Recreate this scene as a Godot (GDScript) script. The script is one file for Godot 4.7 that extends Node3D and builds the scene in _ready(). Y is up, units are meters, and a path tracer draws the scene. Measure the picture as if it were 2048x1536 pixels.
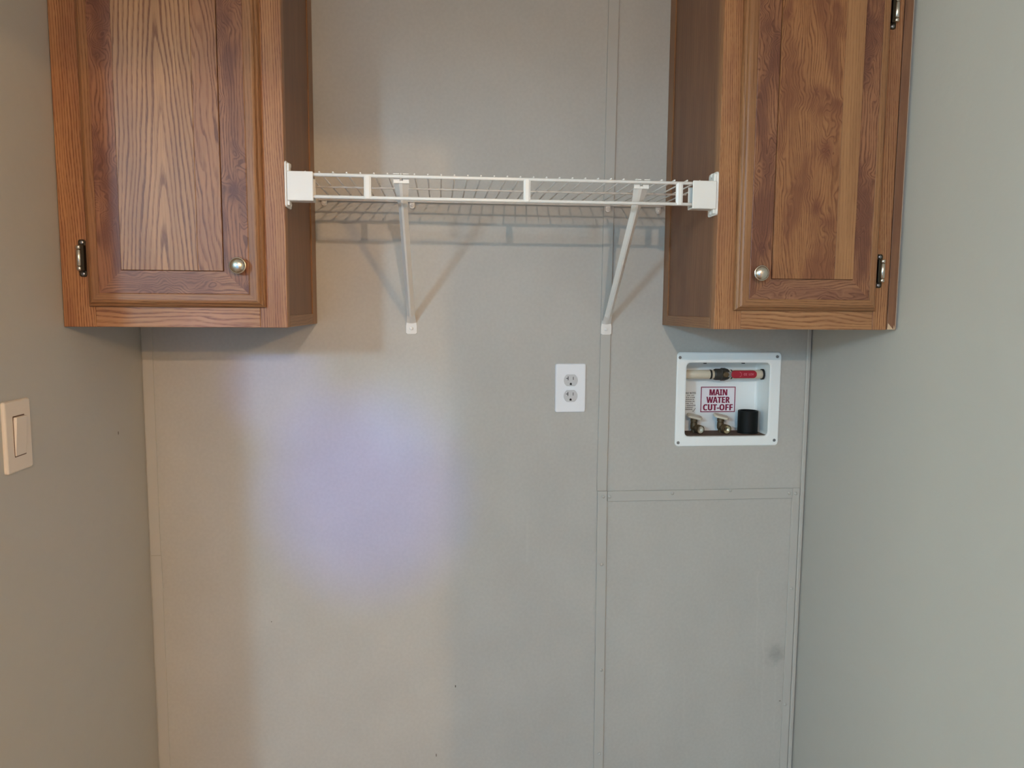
extends Node3D
# A laundry closet: two wooden wall cabinets, a wire shelf between them, an outlet, a washer box with the
# main water cut-off, painted wall panels with batten strips. Metres, y up, the back wall stands at z = 0.

const XL := -0.6934      # left wall
const XR := 0.9424       # right wall
const ZC := 0.3606       # front of the cabinets' face frames
const LEFT_END := 0.70   # side wall ends, out of view, set by the shade they cast
const RIGHT_END := 2.53
const CEIL := 2.44
const SHELF_Y := 1.7455
const SHELF_Z := 0.3549

var M := {}
var used := {}

# ------------------------------------------------------------------ names and tags
func numbered(called: String) -> String:
	if not used.has(called):
		used[called] = 0
		return called
	used[called] += 1
	return "%s_%03d" % [called, used[called]]

func tag(o: Node, label := "", category := "", group := "", kind := "") -> Node:
	if label != "": o.set_meta("label", label)
	if category != "": o.set_meta("category", category)
	if group != "": o.set_meta("group", group)
	if kind != "": o.set_meta("kind", kind)
	return o

func thing(called: String, at: Vector3, label: String, category: String, group := "") -> Node3D:
	var o := Node3D.new()
	o.name = numbered(called)
	o.position = at
	add_child(o, true)
	tag(o, label, category, group)
	return o

# Shapes are written in the room's own axes; a part of a thing is moved back by the thing's place.
func part(called: String, st: SurfaceTool, mat: Material, parent: Node3D) -> MeshInstance3D:
	var o := MeshInstance3D.new()
	o.name = called if parent != self else numbered(called)
	o.mesh = st.commit()
	o.material_override = null
	o.mesh.surface_set_material(0, mat)
	if parent != self and parent.get_parent() == self and not parent is MeshInstance3D:
		o.position = -parent.position
	parent.add_child(o, true)
	return o

func place(called: String, mesh: Mesh, at: Vector3, parent: Node3D, label := "") -> MeshInstance3D:
	var o := MeshInstance3D.new()
	o.name = called
	o.mesh = mesh
	o.position = at - (parent.position if parent.get_parent() == self and not parent is MeshInstance3D else Vector3.ZERO)
	parent.add_child(o, true)
	if label != "": o.set_meta("label", label)
	return o

func struct(called: String, st: SurfaceTool, mat: Material) -> MeshInstance3D:
	var o := part(called, st, mat, self)
	o.set_meta("kind", "structure")
	return o

# ------------------------------------------------------------------ mesh helpers
func mb() -> SurfaceTool:
	var st := SurfaceTool.new()
	st.begin(Mesh.PRIMITIVE_TRIANGLES)
	return st

func tri(st: SurfaceTool, p: Array, n: Array, uv := [Vector2.ZERO, Vector2.ZERO, Vector2.ZERO]) -> void:
	var a: Vector3 = p[0]
	var face: Vector3 = (p[1] - a).cross(p[2] - a)
	var order := [0, 1, 2] if face.dot(n[0] + n[1] + n[2]) < 0.0 else [0, 2, 1]
	for i in order:
		st.set_normal(n[i])
		st.set_uv(uv[i])
		st.add_vertex(p[i])

func quad(st: SurfaceTool, a: Vector3, b: Vector3, c: Vector3, d: Vector3, n: Vector3, uv := []) -> void:
	if uv.is_empty(): uv = [Vector2.ZERO, Vector2.ZERO, Vector2.ZERO, Vector2.ZERO]
	tri(st, [a, b, c], [n, n, n], [uv[0], uv[1], uv[2]])
	tri(st, [a, c, d], [n, n, n], [uv[0], uv[2], uv[3]])

# the texture place of a point: along the grain v, across it u; one texture is 0.25 m by 1 m
func grain_uv(p: Vector3, n: Vector3, grain: int, off: Vector2) -> Vector2:
	var along := p[grain]
	var across := 0.0
	for k in 3:
		if k != grain:
			var other := 3 - grain - k
			if absf(n[other]) >= absf(n[k]): across = p[k]
	return Vector2(across / 0.25 + off.x, -along + off.y)

# a box with chamfered edges; grain 0, 1, 2 says along which axis the wood runs
func cbox(st: SurfaceTool, lo: Vector3, hi: Vector3, c := 0.0, grain := 1, off := Vector2.ZERO, xf := Transform3D()) -> void:
	var s := (hi - lo) / 2.0
	var m := (hi + lo) / 2.0
	c = minf(c, minf(s.x, minf(s.y, s.z)) * 0.9)
	for ax in 3:
		var u := (ax + 1) % 3
		var v := (ax + 2) % 3
		for sg in [-1.0, 1.0]:
			var n := Vector3.ZERO
			n[ax] = sg
			var q := []
			for k in [[-1, -1], [1, -1], [1, 1], [-1, 1]]:
				var p := Vector3.ZERO
				p[ax] = sg * s[ax]
				p[u] = k[0] * (s[u] - c)
				p[v] = k[1] * (s[v] - c)
				q.append(p + m)
			_quad_x(st, q, n, grain, off, xf)
		if c > 0.0:
			for su in [-1.0, 1.0]:
				for sv in [-1.0, 1.0]:
					var n2 := Vector3.ZERO
					n2[u] = su
					n2[v] = sv
					n2 = n2.normalized()
					var q2 := []
					for k in [[-1, 0], [1, 0], [1, 1], [-1, 1]]:
						var p2 := Vector3.ZERO
						p2[ax] = k[0] * (s[ax] - c)
						p2[u] = su * (s[u] - (c if k[1] == 1 else 0.0))
						p2[v] = sv * (s[v] - (0.0 if k[1] == 1 else c))
						q2.append(p2 + m)
					_quad_x(st, q2, n2, grain, off, xf)
	if c > 0.0:
		for a in [-1.0, 1.0]:
			for b in [-1.0, 1.0]:
				for d in [-1.0, 1.0]:
					var n3 := Vector3(a, b, d).normalized()
					var ps := []
					for k in 3:
						var p3 := Vector3(a * (s.x - c), b * (s.y - c), d * (s.z - c))
						p3[k] = [a, b, d][k] * s[k]
						ps.append(xf * (p3 + m))
					n3 = xf.basis * n3
					tri(st, ps, [n3, n3, n3])

func _quad_x(st: SurfaceTool, q: Array, n: Vector3, grain: int, off: Vector2, xf: Transform3D) -> void:
	var uv := []
	for p in q: uv.append(grain_uv(p, n, grain, off))
	quad(st, xf * q[0], xf * q[1], xf * q[2], xf * q[3], (xf.basis * n).normalized(), uv)

# a turned shape: profile of (radius, height) along the y axis of xf
func lathe(st: SurfaceTool, prof: Array, xf: Transform3D, seg := 24, smooth := 45.0) -> void:
	var nn := []
	for i in prof.size() - 1:
		var d: Vector2 = prof[i + 1] - prof[i]
		nn.append(Vector2(d.y, -d.x).normalized())
	for i in prof.size() - 1:
		var n0: Vector2 = nn[i]
		var n1: Vector2 = nn[i]
		if i > 0 and rad_to_deg(absf(nn[i].angle_to(nn[i - 1]))) < smooth: n0 = (nn[i] + nn[i - 1]).normalized()
		if i < nn.size() - 1 and rad_to_deg(absf(nn[i].angle_to(nn[i + 1]))) < smooth: n1 = (nn[i] + nn[i + 1]).normalized()
		var pa: Vector2 = prof[i]
		var pb: Vector2 = prof[i + 1]
		for k in seg:
			var a := TAU * k / seg
			var b := TAU * (k + 1) / seg
			var ca := Vector3(cos(a), 0, sin(a))
			var cb := Vector3(cos(b), 0, sin(b))
			var p := [ca * pa.x + Vector3(0, pa.y, 0), cb * pa.x + Vector3(0, pa.y, 0), cb * pb.x + Vector3(0, pb.y, 0), ca * pb.x + Vector3(0, pb.y, 0)]
			var n := [ca * n0.x + Vector3(0, n0.y, 0), cb * n0.x + Vector3(0, n0.y, 0), cb * n1.x + Vector3(0, n1.y, 0), ca * n1.x + Vector3(0, n1.y, 0)]
			for t in 4:
				p[t] = xf * p[t]
				n[t] = (xf.basis * n[t]).normalized()
			if pa.x > 1e-6: tri(st, [p[0], p[1], p[2]], [n[0], n[1], n[2]])
			if pb.x > 1e-6: tri(st, [p[0], p[2], p[3]], [n[0], n[2], n[3]])

# a frame whose y axis points along d
func along(at: Vector3, d: Vector3, hint := Vector3.UP) -> Transform3D:
	var y := d.normalized()
	var x := hint.cross(y)
	if x.length() < 0.01: x = Vector3.RIGHT.cross(y)
	if x.length() < 0.01: x = Vector3.FORWARD.cross(y)
	x = x.normalized()
	return Transform3D(Basis(x, y, x.cross(y)), at)

func rod(st: SurfaceTool, a: Vector3, b: Vector3, r: float, seg := 12, r2 := -1.0) -> void:
	var l := a.distance_to(b)
	var e := r * 0.25
	if r2 < 0.0: r2 = r
	lathe(st, [Vector2(0, 0), Vector2(r - e, 0), Vector2(r, e), Vector2(r2, l - e), Vector2(r2 - e, l), Vector2(0, l)], along(a, b - a), seg, 50.0)

# rounded rectangle outline in the xy plane, counter-clockwise
func rrect(x0: float, y0: float, x1: float, y1: float, r: float, seg := 5) -> PackedVector2Array:
	var o := PackedVector2Array()
	for k in [[x1 - r, y1 - r, 0.0], [x0 + r, y1 - r, 90.0], [x0 + r, y0 + r, 180.0], [x1 - r, y0 + r, 270.0]]:
		for i in seg + 1:
			var a := deg_to_rad(k[2] + 90.0 * i / seg)
			o.append(Vector2(k[0] + r * cos(a), k[1] + r * sin(a)))
	return o

func shrink(o: PackedVector2Array, d: float) -> PackedVector2Array:
	var res := PackedVector2Array()
	var n := o.size()
	for i in n:
		var a := (o[i] - o[(i + n - 1) % n]).normalized()
		var b := (o[(i + 1) % n] - o[i]).normalized()
		var na := Vector2(-a.y, a.x)
		var nb := Vector2(-b.y, b.x)
		var m := (na + nb).normalized()
		res.append(o[i] + m * d / maxf(0.5, m.dot(na)))
	return res

# a plate with a rounded edge: outline in the xy plane of xf, standing from z = 0 to z = h
func plate(st: SurfaceTool, o: PackedVector2Array, h: float, bevel: float, xf := Transform3D()) -> void:
	var rings := [[o, 0.0], [o, h - bevel]]
	for k in [1, 2, 3]:
		var a := deg_to_rad(30.0 * k)
		rings.append([shrink(o, bevel * (1.0 - cos(a))), h - bevel + bevel * sin(a)])
	bands(st, rings, xf)
	var top: PackedVector2Array = rings[-1][0]
	fan(st, top, h, xf, 1.0)
	fan(st, o, 0.0, xf, -1.0)

func fan(st: SurfaceTool, o: PackedVector2Array, z: float, xf: Transform3D, up: float) -> void:
	var idx := Geometry2D.triangulate_polygon(o)
	var n := (xf.basis * Vector3(0, 0, up)).normalized()
	for i in range(0, idx.size(), 3):
		var p := []
		for k in 3: p.append(xf * Vector3(o[idx[i + k]].x, o[idx[i + k]].y, z))
		tri(st, p, [n, n, n])

# skin between successive outlines of the same number of points; facing away from the middle (or to it)
func bands(st: SurfaceTool, rings: Array, xf: Transform3D, out := 1.0) -> void:
	for r in rings.size() - 1:
		var a: PackedVector2Array = rings[r][0]
		var b: PackedVector2Array = rings[r + 1][0]
		var n := a.size()
		for i in n:
			var j := (i + 1) % n
			var p := [Vector3(a[i].x, a[i].y, rings[r][1]), Vector3(a[j].x, a[j].y, rings[r][1]), Vector3(b[j].x, b[j].y, rings[r + 1][1]), Vector3(b[i].x, b[i].y, rings[r + 1][1])]
			var t: Vector2 = (a[j] - a[i]) if (a[j] - a[i]).length() > 1e-7 else (b[j] - b[i])
			var side := Vector3(t.y, -t.x, 0).normalized()
			var up: Vector3 = ((p[3] + p[2]) - (p[0] + p[1]))
			up = up - Vector3(t.x, t.y, 0).normalized() * up.dot(Vector3(t.x, t.y, 0).normalized())
			var f: Vector3 = Vector3(t.x, t.y, 0).normalized().cross(up).normalized()
			if f.length() < 0.5: f = side
			f = f * out
			var q := []
			for k in p: q.append(xf * k)
			quad(st, q[0], q[1], q[2], q[3], (xf.basis * f).normalized())

# ------------------------------------------------------------------ materials
func mat(called: String, c: Color, rough := 0.6, metal := 0.0, spec := 0.5) -> StandardMaterial3D:
	var m := StandardMaterial3D.new()
	m.resource_name = called
	m.albedo_color = c
	m.roughness = rough
	m.metallic = metal
	m.metallic_specular = spec
	M[called] = m
	return m

func rgb(r: float, g: float, b: float) -> Color:
	return Color(r / 255.0, g / 255.0, b / 255.0)

# a light's colour from its linear parts
func lin(r: float, g: float, b: float) -> Color:
	return Color(r, g, b).linear_to_srgb()

func noise(seed_: int, freq: float, oct := 3) -> FastNoiseLite:
	var n := FastNoiseLite.new()
	n.seed = seed_
	n.noise_type = FastNoiseLite.TYPE_SIMPLEX_SMOOTH
	n.frequency = freq
	n.fractal_octaves = oct
	return n

# A board of ash: rings cut along the trunk. One texture is 0.25 m across and 1 m along the grain.
func wood(called: String, o: Dictionary) -> StandardMaterial3D:
	var w: int = o.get("w", 384)
	var h: int = o.get("h", 1024)
	var sd: int = o.seed
	var n_low := noise(sd, 1.0, 3)
	var n_warp := noise(sd + 7, 1.0, 2)
	var n_pore := noise(sd + 13, 1.0, 2)
	var n_curl := noise(sd + 23, 1.0, 3)
	var cx: float = o.get("cx", 0.12)
	var d0: float = o.get("d0", 0.012)
	var cone: float = o.get("cone", 0.06)
	var ring: float = o.get("ring", 0.0075)
	var warp: float = o.get("warp", 0.004)
	var curl: float = o.get("curl", 0.0)
	var blotch: float = o.get("blotch", 0.25)
	var line: float = o.get("line", 0.7)
	var lightc: Color = o.get("light", rgb(196, 142, 96)).srgb_to_linear()
	var darkc: Color = o.get("dark", rgb(126, 76, 46)).srgb_to_linear()
	var burnt: Color = o.get("burnt", rgb(112, 66, 50)).srgb_to_linear()
	# the stain on all the boards
	var stain := Color(0.80, 0.85, 0.92)
	lightc *= stain
	darkc *= stain
	burnt *= stain
	var knots: Array = o.get("knots", [])
	var data := PackedByteArray()
	data.resize(w * h * 3)
	var at := 0
	var mid := lightc.lerp(darkc, 0.34)
	var cap: float = o.get("cap", 0.85)
	for j in h:
		var y := float(j) / h
		for i in w:
			var x := 0.25 * i / w
			var wx := warp * n_warp.get_noise_2d(x * 14.0, y * 3.2) + 0.3 * warp * n_warp.get_noise_2d(x * 40.0 + 50.0, y * 9.0)
			var burn := blotch * smoothstep(-0.15, 0.45, n_low.get_noise_2d(x * 15.0 + 7.0, y * 4.2))
			if curl > 0.0:
				var patch := smoothstep(-0.1, 0.35, n_low.get_noise_2d(x * 13.0 + 90.0, y * 5.5))
				wx += curl * patch * n_curl.get_noise_2d(x * 9.0, y * 12.0)
				burn = maxf(burn, minf(1.0, blotch * 1.3) * patch * (0.55 + 0.9 * n_curl.get_noise_2d(x * 12.0 + 40.0, y * 10.0)))
			for k in knots:
				var dx: float = (x - k[0]) / k[2]
				var dy: float = (y - k[1]) / (k[2] * 1.7)
				var e := exp(-(dx * dx + dy * dy))
				wx += e * k[2] * (0.8 + 0.7 * n_curl.get_noise_2d(x * 30.0, y * 22.0)) * signf(dx + 0.0001)
				burn = maxf(burn, minf(1.0, 1.5 * e * blotch))
			var r := sqrt((x - cx + wx) * (x - cx + wx) + d0 * d0) - cone * y
			var ph := r / ring + 0.5 * n_low.get_noise_2d(x * 8.0, y * 2.0)
			var f := ph - floorf(ph)
			var l := smoothstep(0.0, 0.10, f) * (1.0 - smoothstep(0.16, 0.62, f))
			l *= clampf(0.85 + 0.7 * n_low.get_noise_2d(floorf(ph) * 3.7, 4.0), 0.25, 1.15)
			var pore := n_pore.get_noise_2d(x * 1300.0, y * 40.0)
			var fine := n_pore.get_noise_2d(x * 380.0 + 31.0, y * 7.0)
			var t := clampf(line * l * (1.0 + 0.75 * pore) + 0.22 * fine + 0.10 * pore + 0.08 * f, 0.0, cap)
			var base := lightc.lerp(mid, clampf(0.3 + 0.9 * n_low.get_noise_2d(x * 20.0 + 3.0, y * 1.6), 0.0, 1.0))
			var f2 := ph * 1.6 - floorf(ph * 1.6)
			var pale := smoothstep(0.70, 0.92, f2) * (1.0 - smoothstep(0.94, 1.0, f2))
			burn = clampf(burn, 0.0, 0.95)
			var c := base.lerp(darkc, t).lerp(burnt.lerp(darkc, 0.5 * t).lerp(lightc, 0.34 * pale), burn)
			c = c.linear_to_srgb()
			data[at] = clampi(int(c.r * 255.0), 0, 255)
			data[at + 1] = clampi(int(c.g * 255.0), 0, 255)
			data[at + 2] = clampi(int(c.b * 255.0), 0, 255)
			at += 3
	var m := mat(called, Color.WHITE, o.get("rough", 0.40), 0.0, 0.40)
	m.albedo_texture = ImageTexture.create_from_image(Image.create_from_data(w, h, false, Image.FORMAT_RGB8, data))
	return m

func paint_relief(m: StandardMaterial3D) -> void:
	var t := NoiseTexture2D.new()
	t.width = 256
	t.height = 256
	t.seamless = true
	t.noise = noise(5, 0.02, 4)
	m.heightmap_enabled = true
	m.heightmap_texture = t
	m.heightmap_scale = 0.06
	m.uv1_triplanar = true
	m.uv1_world_triplanar = true
	m.uv1_scale = Vector3(3.0, 3.0, 3.0)

func make_materials() -> void:
	paint_relief(mat("wall_paint", rgb(186, 183, 176), 0.46, 0.0, 0.42))
	mat("trim_paint", rgb(189, 186, 180), 0.38, 0.0, 0.52)
	mat("ceiling_paint", rgb(222, 219, 212), 0.9)
	mat("caulk", rgb(205, 192, 176), 0.7)
	mat("floor_vinyl", rgb(140, 112, 88), 0.5)
	mat("shelf_white", rgb(232, 229, 224), 0.32)
	mat("plastic_white", rgb(242, 243, 246), 0.35)
	mat("box_white", rgb(246, 250, 249), 0.4)
	mat("receptacle_grey", rgb(206, 205, 205), 0.4)
	mat("slot_black", rgb(14, 13, 13), 0.7)
	mat("switch_ivory", rgb(226, 214, 200), 0.4)
	mat("nickel", rgb(206, 200, 188), 0.27, 1.0)
	mat("dark_metal", rgb(74, 66, 54), 0.4, 1.0)
	mat("zinc", rgb(150, 152, 155), 0.35, 1.0)
	mat("brass_old", rgb(104, 88, 66), 0.5, 0.7)
	mat("brass_bright", rgb(214, 204, 172), 0.35, 0.6)
	mat("pipe_cream", rgb(226, 214, 190), 0.45)
	mat("dull_black", rgb(22, 23, 24), 0.6)
	mat("valve_grey", rgb(66, 64, 60), 0.55, 0.3)
	mat("handle_red", rgb(168, 26, 48), 0.5)
	mat("handle_mark", rgb(214, 120, 132), 0.6)
	mat("abs_black", rgb(11, 15, 15), 0.55, 0.0, 0.35)
	mat("ivory_plastic", rgb(214, 206, 186), 0.3)
	mat("sign_paper", rgb(250, 246, 250), 0.45)
	mat("sign_red", rgb(140, 8, 62), 0.5)
	mat("ink_black", rgb(30, 30, 30), 0.7)
	mat("pencil_grey", rgb(130, 130, 124), 0.7)
	mat("dust_brown", rgb(112, 90, 78), 0.9)
	mat("bare_board", rgb(206, 178, 146), 0.8)
	mat("scuff_dark", rgb(96, 84, 74), 0.8)
	wood("oak_panel_arch", {"seed": 11, "cx": 0.078, "d0": 0.006, "cone": 0.066, "ring": 0.0080, "warp": 0.005, "blotch": 0.12, "line": 0.9, "w": 512, "h": 1400, "light": rgb(198, 146, 100), "dark": rgb(112, 66, 42), "burnt": rgb(138, 90, 70)})
	wood("oak_panel_side", {"seed": 19, "cx": -0.06, "d0": 0.0, "cone": 0.09, "ring": 0.0075, "warp": 0.012, "blotch": 0.2, "line": 0.85, "light": rgb(184, 130, 90), "dark": rgb(110, 64, 42), "burnt": rgb(138, 88, 68)})
	wood("oak_panel_knot", {"seed": 29, "cx": -0.06, "d0": 0.02, "cone": 0.04, "ring": 0.0050, "warp": 0.012, "curl": 0.014, "blotch": 0.62, "line": 0.62, "w": 512, "h": 1400, "light": rgb(180, 122, 78), "dark": rgb(104, 58, 36), "burnt": rgb(122, 70, 50), "knots": [[0.085, 0.60, 0.011], [0.10, 0.49, 0.016], [0.075, 0.38, 0.008]]})
	wood("oak_panel_pale", {"seed": 37, "cx": -0.5, "d0": 0.0, "cone": 0.02, "ring": 0.0060, "warp": 0.003, "blotch": 0.08, "line": 0.35, "light": rgb(186, 132, 86), "dark": rgb(118, 72, 46)})
	wood("oak_curly", {"seed": 41, "cx": -0.05, "d0": 0.02, "cone": 0.04, "ring": 0.0058, "warp": 0.010, "curl": 0.035, "blotch": 0.8, "line": 0.75, "light": rgb(172, 116, 80), "dark": rgb(100, 58, 40), "burnt": rgb(110, 66, 52), "knots": [[0.03, 0.4, 0.012], [0.06, 0.7, 0.012], [0.15, 0.3, 0.012], [0.2, 0.62, 0.012]]})
	wood("oak_straight", {"seed": 57, "cx": -0.4, "d0": 0.0, "cone": 0.03, "ring": 0.0046, "warp": 0.004, "blotch": 0.35, "line": 0.8, "light": rgb(196, 138, 90), "dark": rgb(120, 68, 42), "burnt": rgb(146, 90, 68)})
	wood("oak_rail", {"seed": 63, "cx": -0.1, "d0": 0.02, "cone": 0.025, "ring": 0.0076, "warp": 0.010, "blotch": 0.15, "line": 0.85, "light": rgb(200, 144, 96), "dark": rgb(120, 70, 42), "burnt": rgb(156, 102, 76)})
	wood("oak_plain", {"seed": 71, "cx": 0.5, "d0": 0.0, "cone": 0.02, "ring": 0.013, "warp": 0.008, "blotch": 0.4, "line": 0.28, "light": rgb(150, 104, 74), "dark": rgb(102, 64, 44), "burnt": rgb(122, 80, 62), "rough": 0.45})
	wood("oak_edge", {"seed": 83, "cx": -0.3, "d0": 0.0, "cone": 0.02, "ring": 0.0056, "warp": 0.004, "blotch": 0.2, "line": 0.5, "light": rgb(172, 120, 78), "dark": rgb(110, 68, 42), "burnt": rgb(130, 82, 58), "rough": 0.38})

# ------------------------------------------------------------------ camera and light
func look() -> void:
	var yaw := 0.0965
	var pitch := 0.1016
	var roll := 0.0071
	var fwd := Vector3(sin(yaw), 0, -cos(yaw))
	var right := Vector3(cos(yaw), 0, sin(yaw))
	var f2 := fwd * cos(pitch) - Vector3.UP * sin(pitch)
	var u2 := Vector3.UP * cos(pitch) + fwd * sin(pitch)
	var r3 := right * cos(roll) + u2 * sin(roll)
	var u3 := u2 * cos(roll) - right * sin(roll)
	var cam := Camera3D.new()
	cam.name = "camera"
	cam.fov = rad_to_deg(2.0 * atan(768.0 / 1509.35))
	cam.near = 0.02
	cam.transform = Transform3D(Basis(r3, u3, -f2), Vector3(0, 1.5, 1.8374))
	add_child(cam)
	cam.current = true

func world() -> void:
	var e := Environment.new()
	e.background_mode = Environment.BG_SKY
	var sky := Sky.new()
	var sm := ProceduralSkyMaterial.new()
	sm.sky_top_color = rgb(120, 160, 215)
	sm.sky_horizon_color = rgb(200, 214, 230)
	sm.ground_bottom_color = rgb(90, 96, 80)
	sm.ground_horizon_color = rgb(150, 158, 150)
	sm.sky_energy_multiplier = 1.0
	sky.sky_material = sm
	e.sky = sky
	e.tonemap_mode = Environment.TONE_MAPPER_LINEAR
	e.tonemap_exposure = 1.0
	e.sdfgi_enabled = true
	e.ssao_enabled = true
	e.ssil_enabled = true
	var we := WorldEnvironment.new()
	we.name = "world_environment"
	we.environment = e
	add_child(we)

# a ball lamp out of view behind the camera, placed to light the closet
func lamp(at: Vector3, r: float, c: Color, energy: float, glow: float, label: String) -> void:
	var t := thing("unseen_ceiling_lamp", Vector3(at.x, CEIL, at.z), label, "lamp")
	var b := mb()
	lathe(b, [Vector2(0, 0), Vector2(0.06, 0), Vector2(0.06, -0.012), Vector2(0.02, -0.02), Vector2(0.012, -0.024), Vector2(0.012, at.y + r * 0.9 - CEIL), Vector2(0, at.y + r * 0.9 - CEIL)], Transform3D(Basis(), Vector3(at.x, CEIL, at.z)), 20)
	part("base", b, M.nickel, t)
	var g := StandardMaterial3D.new()
	g.resource_name = "lamp_glow"
	g.albedo_color = Color(0.9, 0.9, 0.9)
	g.emission_enabled = true
	g.emission = c
	g.emission_energy_multiplier = glow
	var s := mb()
	var pr := []
	for i in 17:
		var a := -PI / 2 + PI * i / 16.0
		pr.append(Vector2(maxf(0.0, r * cos(a)), r * sin(a)))
	lathe(s, pr, Transform3D(Basis(), at), 24)
	part("bulb", s, g, t)
	var l := OmniLight3D.new()
	l.name = "bulb_light"
	l.light_color = c
	l.light_energy = energy
	l.light_size = r * 0.95
	l.omni_range = 12.0
	l.omni_attenuation = 2.0
	l.shadow_enabled = true
	l.position = at - t.position
	t.add_child(l)

func lights() -> void:
	lamp(Vector3(0.18, 2.12, 3.05), 0.013, lin(1.000, 0.745, 0.552), 1.45, 4.0, "unseen ceiling lamp, middle one of three, placed to cast the shelf shadows")
	lamp(Vector3(1.84, 2.34, 5.0), 0.028, lin(1.000, 0.595, 0.230), 3.70, 4.0, "unseen ceiling lamp, right one of three, placed to warm the left of the closet")
	lamp(Vector3(-1.60, 2.06, 3.4), 0.13, lin(0.400, 0.733, 1.000), 3.00, 3.0, "unseen ceiling lamp, left one of three, placed to light the closet coolly from the left")
	# light of an unseen door and window, placed to brighten the back and right walls
	daylight("unseen_door_light", Vector3(-0.82, 1.02, 4.16), Vector2(1.20, 1.92), 0.0, lin(0.000, 0.381, 1.000), 1.05)
	daylight("unseen_window_light", Vector3(-2.66, 1.55, 1.52), Vector2(1.14, 1.0), 90.0, lin(0.919, 1.000, 0.811), 3.70)
	spot(Vector3(-0.50, 2.0, 3.0), Vector3(-0.185, 1.04, 0.0), 0.31, lin(0.023, 0.095, 1.000), 4.40, "added blue spot lamp out of view, tinting the middle of the back wall")
	spot(Vector3(-0.30, 2.0, 3.0), Vector3(-0.070, 1.24, 0.0), 0.16, lin(0.300, 0.620, 1.000), 1.60, "added cool spot lamp out of view, tinting the wall between the left strut and the outlet")
	spot(Vector3(-0.75, 2.0, 3.0), Vector3(-0.385, 1.30, 0.0), 0.16, lin(0.261, 0.326, 1.000), 2.30, "added cool spot lamp out of view, tinting the wall below the left cabinet")

# an added spot lamp making a bluish wall patch; radius is given at the wall
func spot(at: Vector3, to: Vector3, r: float, c: Color, energy: float, label: String) -> void:
	var t := thing("added_spot_lamp", Vector3(at.x, CEIL, at.z), label, "lamp")
	var d := (to - at).normalized()
	var st := mb()
	rod(st, Vector3(at.x, CEIL, at.z), at - d * 0.07, 0.008, 12)
	lathe(st, [Vector2(0, -0.09), Vector2(0.022, -0.085), Vector2(0.036, 0.0), Vector2(0.036, 0.012), Vector2(0.033, 0.012), Vector2(0.032, 0.0), Vector2(0, -0.002)], along(at, d), 24)
	part("lamp_head", st, M.nickel, t)
	var g := StandardMaterial3D.new()
	g.resource_name = "added_spot_glow"
	g.emission_enabled = true
	g.emission = c
	g.emission_energy_multiplier = 2.0
	st = mb()
	lathe(st, [Vector2(0.030, 0.001), Vector2(0.030, 0.003), Vector2(0, 0.005)], along(at, d), 24)
	part("lens", st, g, t)
	var l := SpotLight3D.new()
	l.name = "added_spot_light"
	l.light_color = c
	l.light_energy = energy
	l.light_size = 0.02
	l.spot_range = 12.0
	l.spot_attenuation = 2.0
	l.spot_angle = rad_to_deg(atan(r / at.distance_to(to)))
	l.spot_angle_attenuation = 1.0
	l.shadow_enabled = true
	l.transform = Transform3D(Basis.looking_at(d), at + d * 0.015 - t.position)
	t.add_child(l)

# light placed at an unseen opening; it shines along -z, turned by so many degrees round y
func daylight(called: String, at: Vector3, size: Vector2, turn: float, c: Color, energy: float) -> void:
	var a := AreaLight3D.new()
	a.name = called
	a.area_size = size
	a.area_range = 12.0
	a.light_color = c
	a.light_energy = energy
	a.shadow_enabled = true
	a.position = at
	a.rotation_degrees.y = -turn
	add_child(a)

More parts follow.
